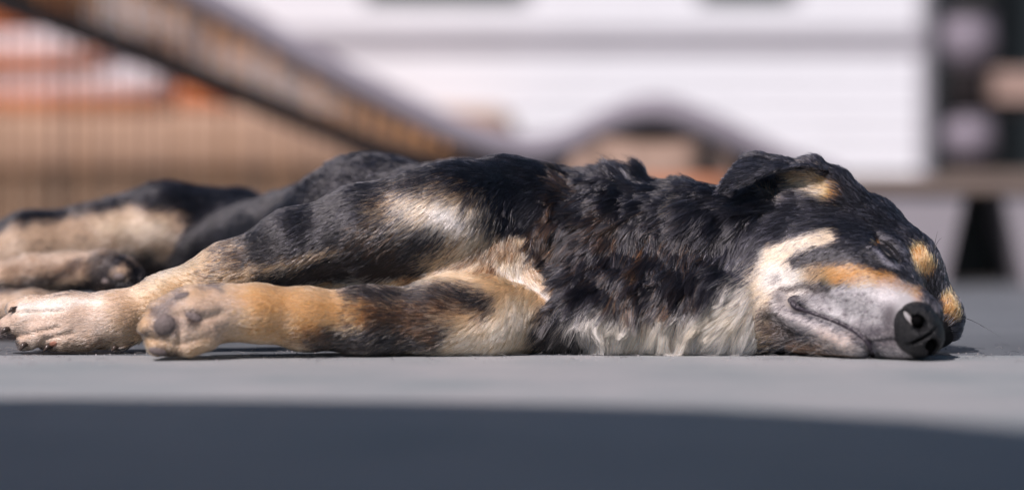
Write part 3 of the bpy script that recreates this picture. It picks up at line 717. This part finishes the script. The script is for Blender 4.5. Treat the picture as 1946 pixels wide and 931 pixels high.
# ---- direction, length (mm), lift of the coat, read along the limbs
CT = [
 ('head', 1740, 455, -.5, -.7, 9, .55), ('head', 1790, 520, .1, -.8, 8, .5), ('head', 1680, 400, -.7, -.6, 10, .6), ('head', 1620, 365, -.5, -.7, 10, .6), ('head', 1600, 425, -.9, .42, 10, .26), ('head', 1690, 440, -.85, .2, 9, .4), ('head', 1500, 410, -.85, .5, 12, .28),
 ('head', 1420, 430, -.55, .8, 16, .35), ('head', 1400, 480, -.4, .9, 18, .35), ('head', 1580, 480, -.92, .35, 9, .25), ('head', 1480, 485, -.85, .5, 10, .25), ('head', 1480, 530, -.9, .4, 9, .25), ('head', 1410, 560, -.7, .7, 16, .35),
 ('head', 1380, 640, -.9, .3, 18, .35), ('head', 1650, 530, -.95, .0, 5, .3), ('head', 1620, 590, -.95, .15, 4.5, .26), ('head', 1690, 600, -.9, .0, 2.5, .3), ('head', 1720, 560, -.9, -.2, 2.5, .3), ('head', 1600, 650, -.95, .15, 5, .26), ('head', 1720, 668, -.9, .2, 2, .3),
 ('head', 1500, 600, -.95, .15, 5, .26), ('head', 1500, 650, -.95, .2, 9, .3), ('head', 1690, 480, -.8, .2, 3, .3), ('head', 1753, 497, .35, -.7, 7, .45), ('head', 1806, 585, .3, -.7, 7, .45), ('head', 1825, 640, .7, .4, 9, .5), ('head', 1770, 550, -.2, -.8, 5, .35),
 ('head', 1580, 362, -.85, -.25, 13, .5), ('head', 1540, 365, -.95, .1, 14, .4), ('head', 1520, 340, -.8, .3, 12, .4), ('head', 1470, 370, -.1, -.9, 11, .5), ('head', 1560, 318, -.4, -.8, 11, .7),
 ('neck', 1330, 400, -.45, .8, 26, .4), ('neck', 1250, 345, -.5, .1, 24, .42), ('neck', 1205, 318, -.15, -.95, 30, 1.0), ('neck', 1300, 345, -.4, -.5, 18, .5), ('neck', 1100, 320, -.8, -.05, 18, .4), ('neck', 1000, 330, -.9, .25, 16, .4), ('neck', 1060, 430, -.7, .6, 24, .4), ('neck', 1200, 480, -.35, .9, 26, .5),
 ('neck', 1300, 550, -.35, .9, 20, .4), ('neck', 1150, 550, -.6, .7, 18, .4), ('neck', 1250, 645, -.2, .95, 24, .4), ('neck', 1130, 640, -.25, .95, 24, .4), ('neck', 1400, 600, -.75, .6, 20, .4), ('neck', 1370, 480, -.45, .85, 24, .4), ('neck', 1200, 400, -.5, .6, 26, .42),
 ('torso', 900, 310, -.95, .05, 13, .35), ('torso', 700, 310, -.85, -.15, 15, .6), ('torso', 600, 350, -.7, -.3, 16, .65), ('torso', 500, 420, -.8, .45, 10, .3), ('torso', 560, 380, -.85, .3, 12, .4),
 ('fleg', 960, 350, -.8, .5, 14, .35), ('fleg', 900, 400, -.6, .75, 14, .35), ('fleg', 830, 360, -.85, .4, 11, .3), ('fleg', 850, 430, -.6, .8, 10, .3), ('fleg', 700, 370, -.92, .35, 10, .3), ('fleg', 560, 430, -.9, .45, 9, .3), ('fleg', 600, 500, -.85, .5, 12, .35), ('fleg', 740, 480, -.75, .6, 14, .4),
 ('fleg', 640, 540, -.8, .5, 14, .4), ('fleg', 420, 500, -.9, .3, 8, .3), ('fleg', 330, 510, -.85, -.4, 10, .6), ('fleg', 250, 580, -.95, .2, 7, .25), ('fleg', 80, 610, -.97, .1, 4.5, .22),
 ('chest', 860, 490, -.75, .4, 14, .38), ('chest', 960, 490, -.5, .7, 15, .4), ('chest', 1010, 545, .5, .75, 12, .4), ('chest', 1080, 600, .65, .7, 13, .4), ('chest', 700, 545, -.8, .5, 12, .4),
 ('lleg', 960, 630, -.5, .8, 13, .4), ('lleg', 980, 580, -.5, .6, 12, .35), ('lleg', 850, 550, -.75, -.35, 11, .4), ('lleg', 800, 600, -.8, .1, 12, .4), ('lleg', 740, 570, -.9, -.15, 10, .3), ('lleg', 720, 645, -.85, .4, 11, .35), ('lleg', 560, 590, -.97, .1, 6, .3), ('lleg', 450, 580, -.97, 0.05, 7, .24), ('lleg', 340, 610, -.9, .3, 4, .25),
 ('hind', 400, 370, -.9, .2, 13, .4), ('hind', 260, 355, -.85, -.1, 13, .5), ('hind', 300, 440, -.85, .45, 12, .4), ('hind', 100, 460, -.92, .35, 10, .35), ('hind', 300, 510, -.6, .7, 12, .4), ('hind', 215, 520, -.7, .4, 4, .3), ('hind', 60, 590, -.9, .3, 8, .35), ('hind', 450, 450, -.7, .6, 12, .35),
]
def guide(uv, grp):
    o = np.zeros((len(uv), 4))
    for gname, gi in GR.items():
        m = np.where(grp == gi)[0]
        if not len(m): continue
        C = np.array([c[1:] for c in CT if c[0] == gname], float)
        w = 1 / (((uv[m][:, None, :] - C[None, :, :2]) ** 2).sum(2) + (350 if gname == 'head' else 1600)) ** 1.6
        o[m] = (w @ C[:, 2:]) / w.sum(1, keepdims=True)
    return o

def make_fur(name, parent, root, nrm, uv, grp, colr, gd, npt=6, rad=0.00025, clump_n=9000, label=None, grow=None):
    n = len(root)
    dimg = np.stack((gd[:, 0], np.zeros(n), -gd[:, 1]), 1)
    if grow is not None: dimg = grow
    t = dimg - nrm * (dimg * nrm).sum(1, keepdims=True)
    tl = np.linalg.norm(t, axis=1, keepdims=True)
    t = np.where(tl > 0.05, t / np.maximum(tl, 1e-6), np.array((-1.0, 0, 0)))
    L = gd[:, 2] / 1000 * (0.7 + 0.5 * rng.random(n)) * np.where(grp == 1, 1.22, 1.0)
    strg = rng.random(n) < 0.05; L[strg] *= 1.3
    shag = np.clip((L - 0.012) / 0.012, 0, 1)
    # swirl of the lay, coarse and fine
    bt = np.cross(nrm, t)
    sw = vnoise(root / 0.028, 21) * (0.04 + 0.45 * shag) + vnoise(root / 0.009, 22) * (0.08 + 0.32 * shag) + rng.normal(0, 0.15, n)
    t = t * np.cos(sw)[:, None] + bt * np.sin(sw)[:, None]
    lift = gd[:, 3] * np.where((gd[:, 3] < 0.46) & (grp != 1), 0.5, 1.0) * (1 + 0.5 * vnoise(root / 0.018, 23) * (0.05 + 0.7 * shag)) + rng.normal(0, 0.06, n)
    lift = np.clip(lift, 0.04, 1.3)
    s = np.linspace(0, 1, npt)
    amp = (0.045 + 0.26 * shag) * L
    curl = np.stack([vnoise(root / 0.012, 31 + q) for q in range(3)], 1) + 0.3 * rng.normal(0, 1, (n, 3))
    pts = np.empty((n, npt, 3))
    for i, u in enumerate(s):
        pts[:, i] = root + (L * u)[:, None] * (t * (1 - .25 * lift)[:, None] + nrm * (lift * (1 - 0.55 * u))[:, None]) + curl * (amp * u * u)[:, None]
        pts[:, i, 2] -= shag * L * 0.12 * u * u
    # locks: tips gather towards a leading hair
    seeds = rng.choice(n, min(clump_n, n), replace=False)
    kd = kdtree.KDTree(len(seeds))
    for q, i in enumerate(seeds): kd.insert(root[i], q)
    kd.balance()
    near = np.array([kd.find(r)[1] for r in root])
    lead = pts[seeds[near]]; leadroot = root[seeds[near]]
    cl = (0.18 + 0.60 * shag) * np.clip(1.1 - 0.3 * rng.random(n), 0, 1)
    cl = np.where((np.abs(root - leadroot) ** 2).sum(1) < 0.006 ** 2, cl, 0)
    for i, u in enumerate(s):
        off = lead[:, i] - leadroot + leadroot * 1.0
        pts[:, i] += (off - pts[:, i]) * (cl * u ** 1.3 * 0.85)[:, None]
    seeds = rng.choice(n, max(n // 7, 1), replace=False)
    kd = kdtree.KDTree(len(seeds))
    for q, i in enumerate(seeds): kd.insert(root[i], q)
    kd.balance()
    near = seeds[np.array([kd.find(r)[1] for r in root])]
    fine = 0.6 * (0.6 + 0.4 * rng.random(n)); fine[rng.random(n) < 0.15] = 0
    for i, u in enumerate(s):
        pts[:, i] += (pts[near, i] - pts[:, i]) * (fine * u ** 0.8)[:, None]
    pts[:, 0] = root - nrm * 0.0006
    low_ = np.array((0.0006)); pts[:, :, 2] = np.maximum(pts[:, :, 2], low_)
    hc = bpy.data.hair_curves.new(name); hc.add_curves([npt] * n)
    hc.attributes['position'].data.foreach_set('vector', pts.astype(np.float32).ravel()) if 'position' in hc.attributes else hc.position_data.foreach_set('vector', pts.astype(np.float32).ravel())
    guard = np.where(rng.random(n) < 0.16, 1.9, 1.0)
    r = (rad * guard * (0.7 + 0.5 * rng.random(n)) * (1 + .25 * shag))[:, None] * (1 - 0.8 * s ** 1.6)[None, :]
    ra = hc.attributes.new('radius', 'FLOAT', 'POINT') if 'radius' not in hc.attributes else hc.attributes['radius']
    ra.data.foreach_set('value', r.astype(np.float32).ravel())
    bri = np.clip(1 + 0.22 * rng.normal(0, 1, n), 0.5, 1.7)
    dk = colr.max(1) < 0.03; pale = dk & (rng.random(n) < np.where(grp == 2, 0.40, 0.14)); bri = np.where(pale, rng.uniform(4, 14, n), bri)  # some black hairs are lightened to paint glints into the coat
    cc = np.clip(colr * bri[:, None], 0.004, 0.93)
    ca = hc.attributes.new('coat_colour', 'FLOAT_COLOR', 'CURVE')
    ca.data.foreach_set('color', np.hstack((cc, np.ones((n, 1)))).astype(np.float32).ravel())
    hc.materials.append(M_hair)
    o = link(name, hc, parent); tag(o, label, kind='stuff'); return o

def scatter(V, Q, VN, dens):
    """random points on quads; dens = per-quad hairs per square metre"""
    a, b, c, d = (V[Q[:, k]] for k in range(4))
    area = 0.5 * np.linalg.norm(np.cross(c - a, d - b), axis=1)
    n = rng.poisson(area * dens)
    qi = np.repeat(np.arange(len(Q)), n); u, v_ = rng.random(len(qi))[:, None], rng.random(len(qi))[:, None]
    w = [(1 - u) * (1 - v_), u * (1 - v_), u * v_, (1 - u) * v_]
    p = sum(w[k] * V[Q[qi, k]] for k in range(4)); nn = sum(w[k] * VN[Q[qi, k]] for k in range(4))
    return p, nn / np.linalg.norm(nn, axis=1, keepdims=True), qi

QC = V[Q].mean(1); QN = NRM[Q].mean(1); QG = VG[Q[:, 0]]; QUV = proj(QC)
vd = CAM - QC; vd /= np.linalg.norm(vd, axis=1, keepdims=True)
face = (QN * vd).sum(1)
dens = np.where(face > -0.15, 1.0, 0.16) * 850000
dens *= np.where(QG == 6, 0.45, 1.0) * np.where(QUV[:, 0] < -20, 0.3, 1.0)
dens[(QC[:, 2] < 0.003) & (QN[:, 2] < -0.5)] = 0
muz = (QG == 2) & (polydist(QUV, [(1590, 590), (1720, 600), (1720, 665), (1600, 655)]) < 50)
dens[muz] *= 1.5
p, nn, qi = scatter(V, Q, NRM, dens)
uv = proj(p); grp = QG[qi]
gd = guide(uv, grp)
colr = coat(p, nn, grp, True)
# bare leather: no hair on nose, lips
nose_c = (1745, 622)
bare = (grp == 2) & (nn[:, 1] < 0.3) & ((polydist(uv, [(1672, 458), (1690, 474), (1712, 499)]) < 4) | (polydist(uv, [(1728, 598), (1774, 645)]) < 36) | (polydist(uv, [(1505, 576), (1522, 584)]) < 11) | (polydist(uv, [(1525, 588), (1587, 610), (1622, 627), (1648, 648), (1658, 676)]) < 3.5))
keep = ~bare
p, nn, uv, grp, gd, colr = (x[keep] for x in (p, nn, uv, grp, gd, colr))
make_fur('coat', dog, p, nn, uv, grp, colr, gd)

# ---- ear flap
up = curve_pts([(1420, 292), (1440, 290), (1468, 295), (1495, 300), (1527, 311), (1556, 316), (1585, 332)], 26)
dn = curve_pts([(1362, 366), (1392, 360), (1425, 350), (1457, 333), (1486, 323), (1518, 315), (1550, 318)], 26)
nu, nv = 26, 14
EV = []
for side in (0, 1):
    for i in range(nu):
        for j in range(nv):
            t = j / (nv - 1)
            ly = math.sin(t * math.pi)
            yu, yd = 0.045 - 0.018 * (i / nu), -0.012 + 0.022 * (i / nu)
            e = up[i] * (1 - t) + dn[i] * t
            if i < 8: e = e + np.array((-10 * (1 - i / 8) ** 2 * ly * 0.6, 0))
            Y_ = yu * (1 - t) + yd * t - 0.014 * ly
            q = P(e[0], e[1], Y_)
            thick = 0.0045 * (1 - abs(2 * t - 1) ** 3) + 0.0006
            EV.append(q + (np.array((0, 0.85, -0.5)) * thick if side else 0))
EV = np.array(EV); EQ = []
for side in (0, 1):
    for i in range(nu - 1):
        for j in range(nv - 1):
            b = side * nu * nv + i * nv + j
            q = [b, b + nv, b + nv + 1, b + 1]
            EQ.append(q if not side else q[::-1])
m_ = nu * nv
for i in range(nu - 1):
    for j in (0, nv - 1):
        a = i * nv + j; q = [a, a + m_, a + m_ + nv, a + nv]; EQ.append(q if j == 0 else q[::-1])
for j in range(nv - 1):
    for i in (0, nu - 1):
        a = i * nv + j; q = [a, a + 1, a + 1 + m_, a + m_]; EQ.append(q if i == 0 else q[::-1])
EQ = np.array(EQ)
# outward orientation: front sheet must face the camera
fn = np.cross(EV[EQ[0, 2]] - EV[EQ[0, 0]], EV[EQ[0, 3]] - EV[EQ[0, 1]])
if fn[1] > 0: EQ = EQ[:, ::-1]
EN = vnormals(EV, EQ)
eme = mesh('ear', EV, EQ.tolist(), M_skin, True)
at = eme.attributes.new('coat_colour', 'FLOAT_COLOR', 'POINT'); at.data.foreach_set('color', np.tile((*BLK, 1.0), (len(EV), 1)).astype(np.float32).ravel())
ear = link('ear', eme, dog)
ep, en, eqi = scatter(EV, EQ, EN, np.full(len(EQ), 1300000.0))
egd = np.tile((-.88, .40, 8, .16), (len(ep), 1)); euv = proj(ep)
top = polydist(euv, up) < 9; egd[top] = (-.6, -.5, 8, .5)
back = en[:, 1] > 0.3
ecol = np.tile(BLK, (len(ep), 1)).astype(float)
make_fur('ear_hair', ear, ep, en, euv, np.full(len(ep), 2), ecol, egd, clump_n=1500)

# ---- nose leather with nostrils
fw = np.array((0.15, -0.97, -0.20)); fw /= np.linalg.norm(fw)
la = np.array((-0.50, 0.0, 0.85)); la -= fw * (la @ fw); la /= np.linalg.norm(la)
do = np.cross(la, fw)
if do[0] < 0: do = -do
NC = P(1744, 626, -0.1145)
hn = 0.00104; ln_ = np.array((-0.036, -0.030, -0.030)); nN = np.array((74, 62, 62))
gx = [ln_[i] + hn * np.arange(nN[i]) for i in range(3)]
X, Y_, Z = np.meshgrid(*gx, indexing='ij')          # X lateral, Y dorsal, Z forward
def ell(c, r): 
    k = np.sqrt(((X - c[0]) / r[0]) ** 2 + ((Y_ - c[1]) / r[1]) ** 2 + ((Z - c[2]) / r[2]) ** 2)
    return (k - 1) * min(r)
def smax(a, b, k): q = np.clip(.5 - .5 * (b - a) / k, 0, 1); q = 1 - q; return a * (1 - q) + b * q + k * q * (1 - q)
def smin(a, b, k): q = np.clip(.5 + .5 * (a - b) / k, 0, 1); return a * (1 - q) + b * q - k * q * (1 - q)
D = smin(ell((0.0095, 0.0, 0.0), (.0185, .0205, .024)), ell((-0.0095, 0.0, 0.0), (.0185, .0205, .024)), .016)
D = smin(D, ell((0, -.006, .0), (.012, .016, .022)), .008)
for s_ in (1, -1):
    D = smax(D, -ell((s_ * .0125, .0010, .0205), (.0076, .0062, .016)), .004)
    D = smax(D, -ell((s_ * .022, -.004, .013), (.008, .0026, .009)), .003)
D = smax(D, -ell((0, -.006, .024), (.0012, .016, .007)), .003)
NV, NQ = surface_nets(D.astype(np.float32), ln_, hn); NV = smooth(NV, NQ, 5)
B = np.stack((la, do, fw), 0)
NV = NC + NV @ B
if np.linalg.det(B) < 0: NQ = NQ[:, ::-1]
nose = link('nose', mesh('nose', NV, NQ.tolist(), M_nose, True), dog)
for s_ in (1, -1):
    v, f = lathe([(.0001, 1), (.5, .85), (.85, .5), (1, 0), (.85, -.5), (.5, -.85), (.0001, -1)], 18)
    v = [NC + (s_ * .0129 + x * .0068) * la + (.0010 + y * .0054) * do + (.0125 + z * .0055) * fw for x, y, z in v]
    link('nostril_shade_plug', mesh('nostril_shade_plug', v, f, M_hole, True), dog)  # added matte black plugs stand in for the shade inside the nose openings

# ---- lips, eyelids
def on_surf(pts, off=0.0):
    out = []
    for a, b in pts:
        l, n = hit(a, b)
        if l is not None: out.append(l + n * off)
    return out
lp = on_surf(curve_pts([(1504, 572), (1512, 583), (1530, 590), (1560, 600), (1587, 610), (1622, 627), (1646, 647), (1656, 664), (1659, 678)], 26), -0.0004)
rads = [0.002, .0028, .0034, .0034, .0031] + [0.0028] * (len(lp) - 5)
v, f = tube(lp, rads[:len(lp)], 10); link('lip', mesh('lip', v, f, M_lip, True), dog)
l, n = hit(1512, 578)
v, f = lathe([(.0005, .0085), (.005, .0075), (.009, .004), (.0105, 0), (.009, -.003)], 20)
v = [(x * 1.0, y * 0.85, z * .3) for x, y, z in v]
o = link('lip', mesh('lip_corner', v, f, M_lip, True), dog); q = Vector(n).to_track_quat('Z', 'Y')
o.matrix_parent_inverse = Matrix.Translation(-Vector(dog.location)); o.location = l - n * 0.0015; o.rotation_mode = 'QUATERNION'; o.rotation_quaternion = q
for ln2, rr in (([(1672, 456), (1688, 464), (1702, 478), (1714, 500)], .0020), ([(1670, 464), (1681, 479), (1696, 491), (1713, 502)], .0022)):
    q = on_surf(curve_pts(ln2, 12), 0.0002)
    v, f = tube(q, [rr * (0.4 + 0.6 * math.sin(math.pi * (i + .5) / len(q))) for i in range(len(q))], 8); link('eyelid', mesh('eyelid', v, f, M_lid, True), dog)

# ---- pads and claws
def pad(px, py, rx, ry, rz, ang, mat, up=0.0):
    l, n = hit(px, py)
    if l is None: return
    v, f = lathe([(.0001, 1), (.4, .92), (.75, .66), (.95, .3), (1, 0), (.9, -.3)], 18)
    s = 2.33 / FPX
    v = [(x * rx * s, y * ry * s, z * rz) for x, y, z in v]
    o = link('paw_pad', mesh('paw_pad', v, f, mat, True), dog); o.location = l - n * rz * .3
    o.rotation_mode = 'QUATERNION'
    nn_ = Vector(n); xa_ = Vector((math.cos(ang), 0, math.sin(ang))); xa_ = (xa_ - nn_ * xa_.dot(nn_)).normalized(); ya_ = nn_.cross(xa_)
    o.rotation_quaternion = Matrix((xa_, ya_, nn_)).transposed().to_quaternion()
pad(312, 618, 22, 19, .006, .5, M_padskin); pad(368, 601, 17, 9, .004, -.3, M_padskin); pad(300, 668, 18, 8, .004, -.3, M_padskin); pad(345, 562, 16, 8, .003, .4, M_padskin)
pad(100, 654, 11, 6, .002, .5, M_padpink); pad(22, 640, 12, 9, .003, -.6, M_padskin); pad(226, 526, 14, 9, .004, 0, M_padskin); pad(200, 535, 10, 7, .004, 0, M_padskin)
for a, b, c, d in ((18, 624, 2, 634), (50, 652, 38, 666), (98, 656, 82, 668), (30, 588, 16, 593), (224, 660, 212, 667)):
    A = hit(a, b)[0]
    if A is None: continue
    E = P(c, d, A[1] - 0.004); E[2] = max(E[2], .0015); mid = (A + E) / 2 + np.array((0, 0, .0015))
    v, f = tube([A + np.array((0, .003, 0)), mid, E], [.0032, .0026, .0006], 8); link('claw', mesh('claw', v, f, M_claw, True), dog)

# ---- whiskers and brow hairs
wp, wc = [], []
for (a, b, tx, ty, dy) in ((1822, 603, 1900, 640, -.03), (1822, 606, 1870, 622, .0), (1775, 478, 1782, 440, 0), (1776, 476, 1790, 452, .01), (1530, 640, 1440, 673, -.03), (1540, 645, 1455, 676, -.03), (1545, 625, 1505, 668, -.02), (1560, 600, 1520, 570, -.02), (1600, 600, 1540, 640, -.03), (1620, 590, 1560, 632, -.03), (1640, 600, 1590, 655, -.03), (1660, 610, 1600, 672, -.03), (1600, 650, 1530, 680, -.02), (1570, 640, 1490, 676, -.03), (1820, 545, 1836, 528, 0)):
    l, n = hit(a, b)
    if l is None: continue
    e = P(tx, ty, l[1] + dy); e[2] = max(e[2], .002); m1 = l * .6 + e * .4 + np.array((0, 0, .003)); wp.append((l, m1, e)); wc.append((.5, .42, .34) if b > 590 and a < 1700 else (.02, .02, .02))
hc = bpy.data.hair_curves.new('whiskers'); hc.add_curves([8] * len(wp))
arr = np.array([[(1 - u) ** 2 * a + 2 * u * (1 - u) * (2 * m1 - .5 * a - .5 * e) + u * u * e for u in np.linspace(0, 1, 8)] for a, m1, e in wp])
hc.attributes['position'].data.foreach_set('vector', arr.astype(np.float32).ravel())
ra = hc.attributes.new('radius', 'FLOAT', 'POINT') if 'radius' not in hc.attributes else hc.attributes['radius']
ra.data.foreach_set('value', np.tile(np.linspace(.00035, .0001, 8), len(wp)).astype(np.float32))
ca = hc.attributes.new('coat_colour', 'FLOAT_COLOR', 'CURVE'); ca.data.foreach_set('color', np.hstack((np.array(wc), np.ones((len(wc), 1)))).astype(np.float32).ravel())
hc.materials.append(M_hair); tag(link('whiskers', hc, dog), kind='stuff')
# ---- shed hairs on the paving
n = 220; x = rng.uniform(-.6, .5, n); y = rng.normal(-.04, .06, n); a0 = rng.uniform(0, 6.28, n); bend = rng.normal(0, .9, n); L = rng.uniform(.008, .024, n)
arr = np.zeros((n, 6, 3)); arr[:, 0] = np.stack((x, y, np.full(n, .0006)), 1)
for i in range(1, 6):
    th = a0 + bend * i / 5; arr[:, i] = arr[:, i - 1] + np.stack((np.cos(th), np.sin(th), np.zeros(n)), 1) * (L / 5)[:, None]; arr[:, i, 2] = .0006 + .0012 * math.sin(i * .6)
hc = bpy.data.hair_curves.new('shed_hairs'); hc.add_curves([6] * n); hc.attributes['position'].data.foreach_set('vector', arr.astype(np.float32).ravel())
ra = hc.attributes.new('radius', 'FLOAT', 'POINT') if 'radius' not in hc.attributes else hc.attributes['radius']; ra.data.foreach_set('value', np.full(n * 6, .00016, np.float32))
ca = hc.attributes.new('coat_colour', 'FLOAT_COLOR', 'CURVE'); ca.data.foreach_set('color', np.hstack((np.where(rng.random((n, 1)) < .5, np.array([BLK]), np.array([CRM])), np.ones((n, 1)))).astype(np.float32).ravel())
hc.materials.append(M_hair); tag(link('shed_hairs', hc), 'loose black and cream hairs shed on the paving around the dog', 'hair', kind='stuff')
# ---- grit on the paving
v, f = [], []
for i in range(520):
    x, y = rng.uniform(-.62, .62), rng.normal(-.035, .07); r_ = rng.uniform(.0003, .0010) * (1.6 if rng.random() < .06 else 1); b0 = len(v)
    for q in ((-1, -1, 0), (1, -.8, 0), (.9, 1, 0), (-1, .8, 0), (-.2, .1, 1.1), (.3, -.1, 1.0)): v.append((x + q[0] * r_ * rng.uniform(.6, 1.3), y + q[1] * r_ * rng.uniform(.6, 1.3), q[2] * r_ + (0 if q[2] else -.0006)))
    f += [(b0 + a, b0 + b, b0 + c) for a, b, c in ((0, 1, 5), (0, 5, 4), (1, 2, 5), (2, 4, 5), (2, 3, 4), (3, 0, 4))]
tag(link('grit', mesh('grit', v, f, material('grit_stone', (0.17, 0.165, 0.17), 0.8, 0.7, 300))), 'fine pale grit scattered over the paving around the dog', 'grit', kind='stuff')
print('hairs', len(p), len(ep), 'verts', len(V))
